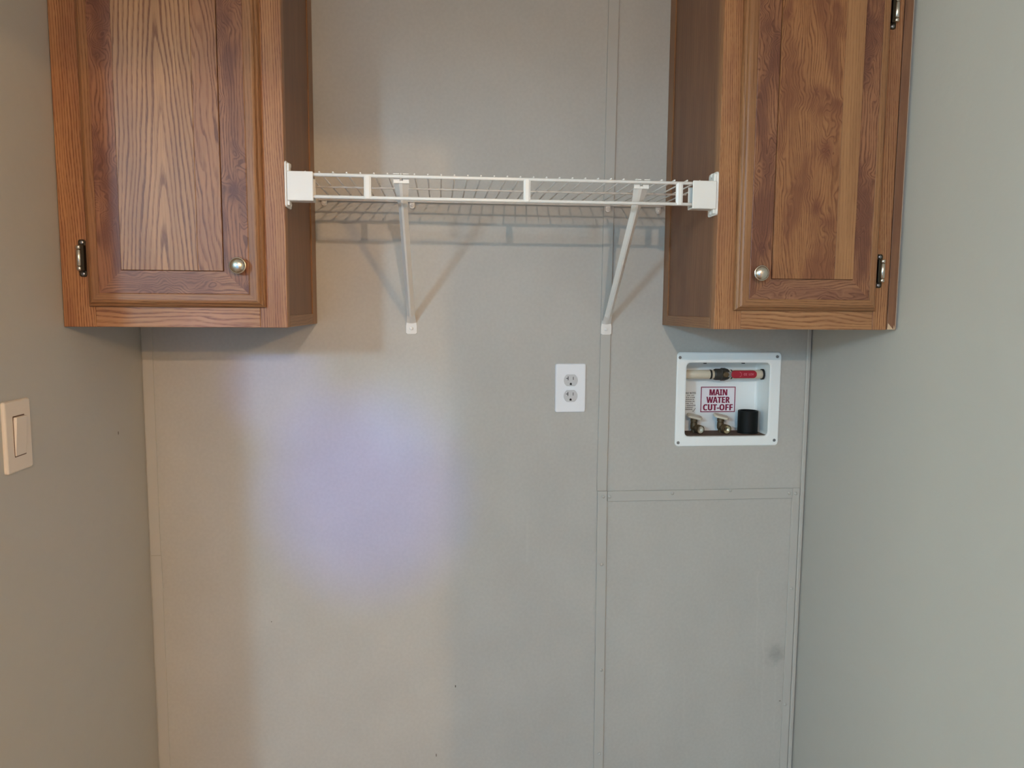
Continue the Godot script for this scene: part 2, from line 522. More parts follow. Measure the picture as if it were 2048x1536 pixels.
# ------------------------------------------------------------------ the room
func room() -> void:
	var hx0 := 0.605
	var hx1 := 0.849
	var hy0 := 1.164
	var hy1 := 1.378
	# the back wall, with the hole that the washer box sits in
	var st := mb()
	for b in [[XL - 0.1, 0.0, hx0, CEIL], [hx1, 0.0, XR + 0.1, CEIL], [hx0, 0.0, hx1, hy0], [hx0, hy1, hx1, CEIL]]:
		cbox(st, Vector3(b[0], b[1], -0.12), Vector3(b[2], b[3], 0.0))
	var wb := struct("wall_back", st, wall_back_paint())
	for q in [[912.0, 0.0388, 0.5390, 0.0025, 0.0060], [870.0, -0.0105, 0.3560, 0.0020, 0.0075], [525.0, -0.4130, 0.7250, 0.0022, 0.0022], [1570.0, 0.9010, 0.4610, 0.0050, 0.0016]]:
		st = mb()
		plate(st, rrect(q[1] - q[3] / 2, q[2] - q[4] / 2, q[1] + q[3] / 2, q[2] + q[4] / 2, minf(q[3], q[4]) * 0.4, 3), 0.0004, 0.0001)
		part("scuff_mark", st, M.scuff_dark, wb)
	st = mb()
	cbox(st, Vector3(XL - 0.1, 0, 0.0), Vector3(XL, CEIL, LEFT_END))
	var wl := struct("wall_left", st, M.wall_paint)
	st = mb()
	cbox(st, Vector3(XL, 1.2190, 0.1445), Vector3(XL + 0.0004, 1.2255, 0.1475), 0.0001)
	part("scuff_mark", st, M.scuff_dark, wl)
	st = mb()
	cbox(st, Vector3(XR, 0, 0.0), Vector3(XR + 0.1, CEIL, RIGHT_END))
	struct("wall_right", st, M.wall_paint)
	st = mb()
	cbox(st, Vector3(-2.7, 0, LEFT_END - 0.1), Vector3(XL - 0.1, CEIL, LEFT_END))
	struct("wall_front_left", st, M.wall_paint)
	st = mb()
	cbox(st, Vector3(XR + 0.1, 0, RIGHT_END - 0.1), Vector3(2.7, CEIL, RIGHT_END))
	struct("wall_front_right", st, M.wall_paint)
	# a beam out of view on the left, placed to shade the upper back wall
	st = mb()
	cbox(st, Vector3(-2.7, 2.035, 1.9), Vector3(-0.50, CEIL, 2.05), 0.004)
	struct("unseen_beam_8", st, M.trim_paint)
	st = mb()
	var lz := [0.90, 2.14]
	var ly := [1.0, 2.1]
	cbox(st, Vector3(-2.8, 0, LEFT_END - 0.1), Vector3(-2.7, CEIL, lz[0]))
	cbox(st, Vector3(-2.8, 0, lz[1]), Vector3(-2.7, CEIL, 5.3))
	cbox(st, Vector3(-2.8, 0, lz[0]), Vector3(-2.7, ly[0], lz[1]))
	cbox(st, Vector3(-2.8, ly[1], lz[0]), Vector3(-2.7, CEIL, lz[1]))
	struct("wall_room_left", st, M.wall_paint)
	# a lintel out of view, placed to keep the right lamp off the upper wall
	st = mb()
	cbox(st, Vector3(0.43, 2.115, RIGHT_END - 0.08), Vector3(XR, CEIL, RIGHT_END), 0.004)
	struct("unseen_lintel_9", st, M.trim_paint)
	st = mb()
	for b in [[ly[0], ly[0] + 0.04, lz[0], lz[1]], [ly[1] - 0.04, ly[1], lz[0], lz[1]], [ly[0] + 0.04, ly[1] - 0.04, lz[0], lz[0] + 0.04], [ly[0] + 0.04, ly[1] - 0.04, lz[1] - 0.04, lz[1]]]:
		cbox(st, Vector3(-2.78, b[0], b[2]), Vector3(-2.72, b[1], b[3]), 0.003)
	var side_win := struct("unseen_window_1", st, M.plastic_white)  # window out of view, its place chosen to light the right side
	st = mb()
	cbox(st, Vector3(2.7, 0, RIGHT_END - 0.1), Vector3(2.8, CEIL, 5.3))
	struct("wall_room_right", st, M.wall_paint)
	st = mb()
	var wx := [-1.48, -0.16]
	var wt := 2.05
	cbox(st, Vector3(-2.7, 0, 4.2), Vector3(wx[0], CEIL, 4.3))
	cbox(st, Vector3(wx[1], 0, 4.2), Vector3(0.4, CEIL, 4.3))
	cbox(st, Vector3(wx[0], wt, 4.2), Vector3(wx[1], CEIL, 4.3))
	cbox(st, Vector3(0.3, 0, 4.3), Vector3(0.4, CEIL, 5.2))
	cbox(st, Vector3(0.3, 0, 5.2), Vector3(2.7, CEIL, 5.3))
	struct("wall_rear", st, M.wall_paint)  # out of view, stepped to suit the door light and the right lamp
	st = mb()
	for b in [[wx[0], wt - 0.05, wx[1], wt], [wx[0], 0.0, wx[1], 0.05], [wx[0], 0.05, wx[0] + 0.05, wt - 0.05], [wx[1] - 0.05, 0.05, wx[1], wt - 0.05], [-0.85, 0.05, -0.79, wt - 0.05]]:
		cbox(st, Vector3(b[0], b[1], 4.22), Vector3(b[2], b[3], 4.28), 0.003)
	var win := struct("door_1", st, M.plastic_white)  # glass door out of view, placed for the cool light on the back wall
	var glass := StandardMaterial3D.new()
	glass.resource_name = "window_glass"
	glass.transparency = BaseMaterial3D.TRANSPARENCY_ALPHA
	glass.albedo_color = Color(0.95, 0.97, 1.0, 0.06)
	glass.roughness = 0.02
	st = mb()
	cbox(st, Vector3(-2.752, ly[0] + 0.04, lz[0] + 0.04), Vector3(-2.748, ly[1] - 0.04, lz[1] - 0.04))
	part("pane", st, glass, side_win)
	for g in [[wx[0] + 0.05, -0.85], [-0.79, wx[1] - 0.05]]:
		st = mb()
		cbox(st, Vector3(g[0], 0.05, 4.248), Vector3(g[1], wt - 0.05, 4.252))
		part("pane", st, glass, win)
	st = mb()
	cbox(st, Vector3(-2.8, CEIL, -0.12), Vector3(2.8, CEIL + 0.1, 5.3))
	struct("ceiling", st, M.ceiling_paint)
	st = mb()
	cbox(st, Vector3(-2.8, -0.1, -0.12), Vector3(2.8, 0.0, 5.3))
	struct("floor", st, M.floor_vinyl)

func slanted(x0: float, y0: float, x1: float, y1: float, w: float, t: float) -> SurfaceTool:
	# an upright strip whose centre runs from (x0, y0) to (x1, y1)
	var st := mb()
	var d := Vector3(x1 - x0, y1 - y0, 0)
	var xf := Transform3D(Basis(Vector3(d.y, -d.x, 0).normalized(), d.normalized(), Vector3.BACK), Vector3(x0, y0, 0))
	cbox(st, Vector3(-w / 2, 0, 0.0), Vector3(w / 2, d.length(), t), 0.0008, 1, Vector2.ZERO, xf)
	return st

func screw_shape(r: float, h: float) -> Mesh:
	var st := mb()
	lathe(st, [Vector2(r, 0), Vector2(r * 0.98, h * 0.35), Vector2(r * 0.7, h * 0.85), Vector2(r * 0.3, h), Vector2(0, h)], along(Vector3.ZERO, Vector3.BACK), 14, 60.0)
	return st.commit()

# the back wall's paint: faintly uneven, a soft dirty smudge low on the right and pale drips on the lower panel
func wall_back_paint() -> StandardMaterial3D:
	var x0 := XL
	var wide := XR - XL
	var w := 1024
	var h := 1400
	var n := noise(3, 1.0, 3)
	var n2 := noise(8, 1.0, 2)
	var data := PackedByteArray()
	data.resize(w * h * 3)
	var at := 0
	var drips := [[0.828, 0.50, 0.82], [0.846, 0.42, 0.66], [0.880, 0.38, 0.60], [0.632, 0.36, 0.55], [0.222, 0.86, 0.98]]
	for j in h:
		var y := CEIL * (1.0 - float(j) / h)
		for i in w:
			var x := x0 + wide * i / w
			var v := 1.0 + 0.022 * n.get_noise_2d(x * 5.0, y * 4.0) + 0.018 * n2.get_noise_2d(x * 90.0, y * 90.0)
			var dx := (x - 0.884 + 0.012 * n2.get_noise_2d(x * 40.0, y * 40.0)) / 0.024
			var dy := (y - 0.592 + 0.012 * n2.get_noise_2d(x * 40.0 + 9.0, y * 40.0)) / 0.022
			v -= 0.15 * exp(-(dx * dx + dy * dy))
			if x > 0.2:
				for d in drips:
					var e: float = absf(x - d[0] - 0.004 * n2.get_noise_2d(d[0] * 90.0, y * 14.0) - (0.75 - y) * 0.02)
					if e < 0.004 and y > d[1] and y < d[2]: v += 0.018 * (1.0 - e / 0.004)
			var c := clampf(v, 0.0, 1.3)
			data[at] = clampi(int(186.0 * c), 0, 255)
			data[at + 1] = clampi(int(183.0 * c), 0, 255)
			data[at + 2] = clampi(int(176.0 * c), 0, 255)
			at += 3
	var m := mat("back_wall_paint", Color.WHITE, 0.46, 0.0, 0.42)
	m.albedo_texture = ImageTexture.create_from_image(Image.create_from_data(w, h, false, Image.FORMAT_RGB8, data))
	m.uv1_scale = Vector3(0.25 / wide, 1.0 / CEIL, 1.0)
	m.uv1_offset = Vector3(-x0 / wide, 1.0, 0.0)
	return m

func battens() -> void:
	var screw := screw_shape(0.0042, 0.0028)
	screw.surface_set_material(0, M.wall_paint)
	var t := struct("trim_1", slanted(0.4065, 1.041, 0.4142, CEIL, 0.0252, 0.0055), M.wall_paint)
	t = struct("trim_2", slanted(0.4128, 0.0, 0.4082, 1.0405, 0.0248, 0.0055), M.wall_paint)
	for p in [[0.4102, 1.0262], [0.4097, 0.8507], [0.4139, 0.5697], [0.4130, 0.3414]]: place("screw", screw, Vector3(p[0], p[1], 0.0055), t)
	var st := mb()
	cbox(st, Vector3(0.4215, 1.0137, 0.0), Vector3(0.9073, 1.0398, 0.0055), 0.0008)
	t = struct("trim_3", st, M.wall_paint)
	for p in [[0.4262, 1.0259], [0.5885, 1.0321], [0.7408, 1.0371], [0.8985, 1.0269]]: place("screw", screw, Vector3(p[0], p[1], 0.0055), t)
	# the strips in the right corner: a flat one below the cross strip, a narrow one beside it
	st = mb()
	cbox(st, Vector3(0.9078, 0.0, 0.0), Vector3(0.9285, 1.0398, 0.0035), 0.001)
	t = struct("trim_4", st, M.wall_paint)
	for p in [[0.9170, 1.0253], [0.9165, 0.7712], [0.9140, 0.4519]]: place("screw", screw, Vector3(p[0], p[1], 0.0035), t)
	st = mb()
	cbox(st, Vector3(0.9292, 0.0, 0.0), Vector3(0.9396, 1.4583, 0.0060), 0.002)
	t = struct("trim_5", st, M.wall_paint)
	# left corner
	st = mb()
	cbox(st, Vector3(XL + 0.0022, 0.9010, 0.0), Vector3(-0.6675, 1.4583, 0.0030), 0.0008)
	struct("trim_6", st, M.wall_paint)
	st = mb()
	cbox(st, Vector3(XL + 0.0026, 0.0, 0.0), Vector3(-0.6662, 0.9003, 0.0026), 0.0008)
	struct("trim_7", st, M.wall_paint)

# ------------------------------------------------------------------ cabinets
# one side of a mitred frame between an outer and an inner rectangle; prof is a list of (share of the way in, height)
func mitred(oa: Vector2, ob: Vector2, ia: Vector2, ib: Vector2, prof: Array, z: float, off: Vector2) -> SurfaceTool:
	var st := mb()
	var grain := 0 if absf(ob.x - oa.x) > absf(ob.y - oa.y) else 1
	var t := (ob - oa).normalized()
	var inward := (ia + ib - oa - ob)
	inward = (inward - t * inward.dot(t)).normalized()
	var wide := absf((ia - oa).dot(inward))
	for k in prof.size() - 1:
		var a: Vector2 = prof[k]
		var b: Vector2 = prof[k + 1]
		var p := []
		for e in [[oa, ia, a], [ob, ib, a], [ob, ib, b], [oa, ia, b]]:
			var q: Vector2 = e[0].lerp(e[1], e[2].x)
			p.append(Vector3(q.x, q.y, z + e[2].y))
		var d := Vector2((b.x - a.x) * wide, b.y - a.y).normalized()
		var n := Vector3(-inward.x * d.y, -inward.y * d.y, d.x)
		var uv := []
		for q in p: uv.append(grain_uv(q, Vector3.BACK, grain, off))
		quad(st, p[0], p[1], p[2], p[3], n.normalized(), uv)
	# the mitre faces at both ends
	for e in [[oa, ia, -1.0], [ob, ib, 1.0]]:
		var n := Vector3(t.x * e[2], t.y * e[2], 0)
		for k in prof.size() - 1:
			var pts := []
			for s in [prof[k], prof[k + 1]]:
				var q: Vector2 = e[0].lerp(e[1], s.x)
				pts.append(Vector3(q.x, q.y, z + s.y))
				pts.append(Vector3(q.x, q.y, z))
			quad(st, pts[0], pts[2], pts[3], pts[1], n)
	return st

func knob(at: Vector3, door: Node3D) -> void:
	var st := mb()
	var pr := [Vector2(0.0082, 0.0), Vector2(0.0075, 0.003), Vector2(0.006, 0.006), Vector2(0.0062, 0.010), Vector2(0.0125, 0.0125), Vector2(0.0152, 0.0145), Vector2(0.0155, 0.0162), Vector2(0.0148, 0.0178), Vector2(0.0134, 0.0182)]
	for i in 9:
		var a := deg_to_rad(8.0 + 82.0 * i / 8.0)
		pr.append(Vector2(maxf(0.0, 0.0132 * cos(a)), 0.0178 + 0.0072 * sin(a)))
	lathe(st, pr, along(at, Vector3.BACK), 40, 50.0)
	part("knob", st, M.nickel, door)

func hinge(at: Vector3, s: float, cab: Node3D) -> void:
	# a wrap hinge: upright barrel on the stile, a dark leaf beside it, a screw tab above and below; s points to the door
	var st := mb()
	plate(st, rrect(at.x - 0.004, at.y - 0.034, at.x + 0.009, at.y + 0.034, 0.004) if s > 0.0 else rrect(at.x - 0.009, at.y - 0.034, at.x + 0.004, at.y + 0.034, 0.004), 0.0022, 0.0008, Transform3D(Basis(), Vector3(0, 0, at.z)))
	var h := part("hinge", st, M.dark_metal, cab)
	st = mb()
	cbox(st, Vector3(minf(at.x + s * 0.003, at.x + s * 0.0090), at.y - 0.0235, at.z + 0.002), Vector3(maxf(at.x + s * 0.003, at.x + s * 0.0090), at.y + 0.0235, at.z + 0.0105), 0.0008)
	part("leaf", st, M.dark_metal, h)
	st = mb()
	for k in [[-0.023, -0.0155], [-0.0148, 0.0148], [0.0155, 0.023]]:
		rod(st, Vector3(at.x, at.y + k[0], at.z + 0.0095), Vector3(at.x, at.y + k[1], at.z + 0.0095), 0.0046, 18)
	part("barrel", st, M.nickel, h)
	for k in [-0.0285, 0.0285]:
		st = mb()
		lathe(st, [Vector2(0.0042, 0), Vector2(0.0040, 0.001), Vector2(0.0026, 0.0021), Vector2(0, 0.0024)], along(Vector3(at.x + s * 0.003, at.y + k, at.z + 0.002), Vector3.BACK), 14, 60.0)
		part("screw", st, M.zinc, h)

func cabinet(o: Dictionary) -> Node3D:
	var x0: float = o.x0
	var x1: float = o.x1
	var yb: float = o.yb
	var yt := 2.30
	var s: float = o.s            # 1: the open side is at x1 (left cabinet); -1: at x0
	var r := RandomNumberGenerator.new()
	r.seed = o.seed
	var t := thing("wall_cabinet", Vector3((x0 + x1) / 2, yb, ZC / 2), o.label, "cabinet", "wooden wall cabinets in the laundry closet")
	var fz := ZC - 0.019
	# carcass: closed box behind the face frame, its open side a recessed panel in a thin frame
	var open_x := x1 if s > 0 else x0
	var far_x := x0 if s > 0 else x1
	var st := mb()
	var c0 := minf(far_x + s * 0.001, open_x - s * 0.0065)
	var c1 := maxf(far_x + s * 0.001, open_x - s * 0.0065)
	cbox(st, Vector3(c0, yb + 0.002, 0.002), Vector3(c1, yt, fz - 0.0005), 0.0, 1, Vector2(r.randf(), r.randf()))
	part("carcass", st, M.oak_plain, t)
	var pan := mb()
	var bk: float = o.back
	var px0 := minf(open_x - s * 0.0065, open_x - s * 0.004)
	var px1 := maxf(open_x - s * 0.0065, open_x - s * 0.004)
	cbox(pan, Vector3(px0, yb + 0.0235, bk + 0.0012), Vector3(px1, yt - 0.03, fz - 0.012), 0.0, 1, Vector2(0.2, 2.35))
	part("side_panel", pan, M.oak_plain, t)
	var ex0 := minf(open_x - s * 0.0065, open_x - s * 0.0012)
	var ex1 := maxf(open_x - s * 0.0065, open_x - s * 0.0012)
	for b in [[yb, yt, 0.001, bk, 1], [yb, yb + 0.0235, bk, fz - 0.012, 2], [yb, yt, fz - 0.012, fz, 1]]:
		st = mb()
		cbox(st, Vector3(ex0, b[0], b[2]), Vector3(ex1, b[1], b[3]), 0.0008, b[4], Vector2(r.randf(), r.randf()))
		part("side_trim", st, M.oak_edge, t)
	# face frame
	var j0: float = o.j0
	var j1: float = o.j1
	st = mb()
	cbox(st, Vector3(x0, yb, fz), Vector3(j0 - 0.0002, yt, ZC), 0.0008, 1, o.stile_off[0])
	part("frame_stile", st, M.oak_straight, t)
	st = mb()
	cbox(st, Vector3(j1 + 0.0002, yb, fz), Vector3(o.x1f, yt, ZC), 0.0008, 1, o.stile_off[1])
	part("frame_stile", st, M.oak_straight, t)
	st = mb()
	cbox(st, Vector3(j0, yb, fz), Vector3(j1, yb + 0.05, ZC - 0.0003), 0.0008, 0, o.rail_off)
	part("frame_rail", st, M.oak_rail, t)
	st = mb()
	cbox(st, Vector3(j0, yt - 0.06, fz), Vector3(j1, yt, ZC - 0.0003), 0.0008, 0, Vector2(0.3, 0.1))
	part("frame_rail", st, M.oak_rail, t)
	if o.has("filler"):
		st = mb()
		cbox(st, Vector3(o.x1f + 0.0012, yb + 0.001, fz + 0.004), Vector3(o.filler, yt, ZC + 0.001), 0.0008, 1, Vector2(0.4, 0.2))
		var fl := part("filler_strip", st, M.oak_plain, t)
		for ch in [[o.x1f + 0.0016, 0.013, 0.013], [o.filler - 0.004, 0.003, 0.009]]:
			var tr := mb()
			var z := ZC + 0.0013
			var a := Vector3(ch[0], yb + 0.001, z)
			for f in [[a, a + Vector3(ch[1], 0, 0), a + Vector3(0.001, ch[2], 0)]]:
				tri(tr, f, [Vector3.BACK, Vector3.BACK, Vector3.BACK])
				for k in 3:
					var p: Vector3 = f[k]
					var q: Vector3 = f[(k + 1) % 3]
					var n := (q - p).cross(Vector3.BACK).normalized()
					quad(tr, p, q, q - Vector3(0, 0, 0.0006), p - Vector3(0, 0, 0.0006), n)
			part("chip", tr, M.bare_board, fl)
	# the door
	var d0 := Vector2(o.door[0], o.door[1])
	var d1 := Vector2(o.door[2], yt - 0.03)
	var p0 := Vector2(o.panel[0], o.panel[1])
	var p1 := Vector2(o.panel[2], d1.y - (p0.y - d0.y))
	var m0 := d0.lerp(p0, 0.36)
	var m1 := d1.lerp(p1, 0.36)
	var dz := ZC + 0.001
	var core := mb()
	cbox(core, Vector3(d0.x + 0.012, d0.y + 0.012, dz), Vector3(d1.x - 0.012, d1.y - 0.012, dz + 0.006))
	var door := part("door", core, M.oak_edge, t)
	var oc := [d0, Vector2(d1.x, d0.y), d1, Vector2(d0.x, d1.y)]
	var mc := [m0, Vector2(m1.x, m0.y), m1, Vector2(m0.x, m1.y)]
	var ic := [p0, Vector2(p1.x, p0.y), p1, Vector2(p0.x, p1.y)]
	var edge := [Vector2(0.0, 0.0), Vector2(0.0, 0.0055), Vector2(0.06, 0.0085), Vector2(0.16, 0.0112), Vector2(0.22, 0.0120), Vector2(0.235, 0.0135), Vector2(0.32, 0.0165), Vector2(0.44, 0.0182), Vector2(0.54, 0.0186), Vector2(0.97, 0.0186), Vector2(1.0, 0.0180)]
	var flat := [Vector2(0.0, 0.0180), Vector2(0.03, 0.0186), Vector2(0.985, 0.0186), Vector2(1.0, 0.0178), Vector2(1.0, 0.006)]
	var order := [0, 1, 2, 3]
	for k in order:
		var k2: int = (k + 1) % 4
		part("moulding", mitred(oc[k], oc[k2], mc[k], mc[k2], edge, dz, Vector2(r.randf(), 0.0 if k % 2 == 0 else 2.34)), M.oak_edge, door)
	for k in order:
		var k2: int = (k + 1) % 4
		part("rail" if k % 2 == 0 else "stile", mitred(mc[k], mc[k2], ic[k], ic[k2], flat, dz, o.inner_off[k]), M.oak_rail_dark if k % 2 == 0 else M.oak_curly, door)
	var from := p0.x + 0.0006
	for bd in o.boards:
		st = mb()
		cbox(st, Vector3(from, p0.y + 0.0006, dz + 0.005), Vector3(bd[0], p1.y - 0.0006, dz + 0.0212), 0.0005, 1, bd[2])
		part("panel_board", st, M[bd[1]], door)
		from = bd[0] + 0.0001
	knob(Vector3(o.knob[0], o.knob[1], dz + 0.0186), door)
	for y in o.hinge_y: hinge(Vector3(o.hinge_x, y, ZC), s, t)
	return t

func cabinets() -> void:
	cabinet({"label": "wooden wall cabinet on the left, its door panel with an arched grain", "x0": -0.6925, "x1": -0.2874, "x1f": -0.2874, "yb": 1.4578, "s": 1.0, "seed": 5, "back": 0.058,
		"j0": -0.6355, "j1": -0.3380, "stile_off": [Vector2(0.1, 2.34), Vector2(0.6, 2.38)], "rail_off": Vector2(0.2, 0.25),
		"door": [-0.6432, 1.4958, -0.3258], "panel": [-0.5782, 1.5622, -0.3968], "inner_off": [Vector2(0.1, 0.1), Vector2(0.3, 2.33), Vector2(0.2, 0.3), Vector2(0.02, 2.36)],
		"boards": [[-0.4420, "oak_panel_arch", Vector2(0.5782 / 0.25, 2.30)], [-0.3974, "oak_panel_side", Vector2(0.15, 2.33)]], "knob": [-0.3677, 1.5721], "hinge_x": -0.6560, "hinge_y": [1.584, 2.18]})
	var t := cabinet({"label": "wooden wall cabinet on the right, above the washer box, with a knotty door panel", "x0": 0.5505, "x1": 0.9345, "x1f": 0.9162, "yb": 1.4585, "s": -1.0, "seed": 9, "back": 0.040, "filler": 0.9350,
		"j0": 0.6062, "j1": 0.8851, "stile_off": [Vector2(0.4, 2.35), Vector2(0.85, 2.31)], "rail_off": Vector2(0.75, 0.95),
		"door": [0.5880, 1.4965, 0.8845], "panel": [0.6570, 1.5592, 0.8268], "inner_off": [Vector2(0.55, 0.5), Vector2(0.3, 2.37), Vector2(0.2, 0.8), Vector2(0.7, 2.32)],
		"boards": [[0.7872, "oak_panel_knot", Vector2(-0.657 / 0.25, 2.30)], [0.8262, "oak_panel_pale", Vector2(0.3, 2.33)]], "knob": [0.6297, 1.5697], "hinge_x": 0.8955, "hinge_y": [1.578, 2.085]})
	var st := mb()
	cbox(st, Vector3(0.9356, 1.4590, 0.002), Vector3(XR - 0.0003, 2.30, ZC - 0.006), 0.002)
	tag(part("caulk_bead", st, M.caulk, self), "pale caulk bead between the right cabinet and the wall", "caulk")

# ------------------------------------------------------------------ the wire shelf
func shelf() -> void:
	var y := SHELF_Y
	var z := SHELF_Z
	var x0 := -0.2640
	var x1 := 0.5440
	var t := thing("wire_shelf", Vector3(0.14, y, z / 2), "white coated wire shelf spanning the gap between the two cabinets", "shelf")
	var st := mb()
	rod(st, Vector3(x0, y, z), Vector3(x1, y, z), 0.0033, 16)
	part("front_rod", st, M.shelf_white, t)
	st = mb()
	rod(st, Vector3(x0, y - 0.0408, z), Vector3(x1, y - 0.0408, z), 0.0033, 16)
	part("lip_rod", st, M.shelf_white, t)
	st = mb()
	rod(st, Vector3(-0.2780, y + 0.0002, 0.205), Vector3(0.5365, y + 0.0002, 0.205), 0.0021, 12)
	part("middle_rod", st, M.shelf_white, t)
	st = mb()
	rod(st, Vector3(-0.2780, y + 0.0002, 0.013), Vector3(0.5440, y + 0.0002, 0.013), 0.0021, 12)
	part("back_rod", st, M.shelf_white, t)
	st = mb()
	var wy := y + 0.0046
	rod(st, Vector3(0, 0, 0.009), Vector3(0, 0, z + 0.0035), 0.0016, 10)
	var wire := st.commit()
	wire.surface_set_material(0, M.shelf_white)
	for i in 32:
		place("deck_wire", wire, Vector3(-0.2493 + 0.0254 * i, wy, 0), t)
	for x in [-0.1345, 0.1700, 0.4727]:
		st = mb()
		# a folded strip that ties the two front rods: a shallow channel round the front
		var prof := [Vector2(-0.0072, 0.0015), Vector2(-0.0066, 0.0042), Vector2(-0.0030, 0.0058), Vector2(0.0030, 0.0058), Vector2(0.0066, 0.0042), Vector2(0.0072, 0.0015), Vector2(0.0056, 0.0010), Vector2(-0.0056, 0.0010)]
		var ol := PackedVector2Array()
		for p in prof: ol.append(Vector2(-p.x, p.y))
		var xf := Transform3D(Basis(Vector3(-1, 0, 0), Vector3(0, 0, 1), Vector3(0, 1, 0)), Vector3(x, y - 0.0425, z - 0.0018))
		bands(st, [[ol, 0.0], [ol, 0.0425]], xf)
		fan(st, ol, 0.0, xf, -1.0)
		fan(st, ol, 0.0425, xf, 1.0)
		part("lip_tie", st, M.shelf_white, t)

func end_bracket(s: float, x: float, label: String, zf: float) -> void:
	# s = 1: fixed to the left cabinet, opens to the right
	var y := SHELF_Y
	var t := thing("shelf_end_bracket", Vector3(x, y, zf), label, "bracket", "white end brackets of the wire shelf")
	var st := mb()
	var b := Basis(Vector3(0, 0, -1), Vector3(0, 1, 0), Vector3(1, 0, 0)) if s > 0 else Basis(Vector3(0, 0, 1), Vector3(0, 1, 0), Vector3(-1, 0, 0))
	# wall plate, standing on the cabinet's side: its outline runs in depth (z) and height (y)
	var o := rrect(-0.004, -0.0610, 0.044, 0.0240, 0.006) if s > 0 else rrect(-0.044, -0.0610, 0.004, 0.0240, 0.006)
	plate(st, o, 0.0032, 0.001, Transform3D(b, Vector3(x, y, zf)))
	part("mounting_plate", st, M.shelf_white, t)
	st = mb()
	cbox(st, Vector3(minf(x + s * 0.003, x + s * 0.0085), y - 0.058, zf - 0.010), Vector3(maxf(x + s * 0.003, x + s * 0.0085), y + 0.020, zf + 0.002), 0.0012)
	part("rib", st, M.shelf_white, t)
	# the sleeve over the rod ends: front, top, bottom
	st = mb()
	var sx0 := minf(x + s * 0.004, x + s * 0.0525)
	var sx1 := maxf(x + s * 0.004, x + s * 0.0525)
	cbox(st, Vector3(sx0, y - 0.0495, zf + 0.0035), Vector3(sx1, y + 0.0048, zf + 0.0062), 0.0012)
	cbox(st, Vector3(sx0, y - 0.0495, zf - 0.024), Vector3(sx1, y - 0.0467, zf + 0.005), 0.001)
	cbox(st, Vector3(sx0, y - 0.047, zf - 0.024), Vector3(sx1, y - 0.004, zf - 0.0215), 0.0008)
	part("sleeve", st, M.shelf_white, t)
	for k in [-0.054, 0.0185]:
		st = mb()
		lathe(st, [Vector2(0.0052, 0), Vector2(0.0052, 0.0015), Vector2(0.0036, 0.0042), Vector2(0, 0.005)], along(Vector3(x + s * 0.003, y + k, zf - 0.022), Vector3(s, 0, 0)), 14, 60.0)
		part("screw", st, M.shelf_white, t)

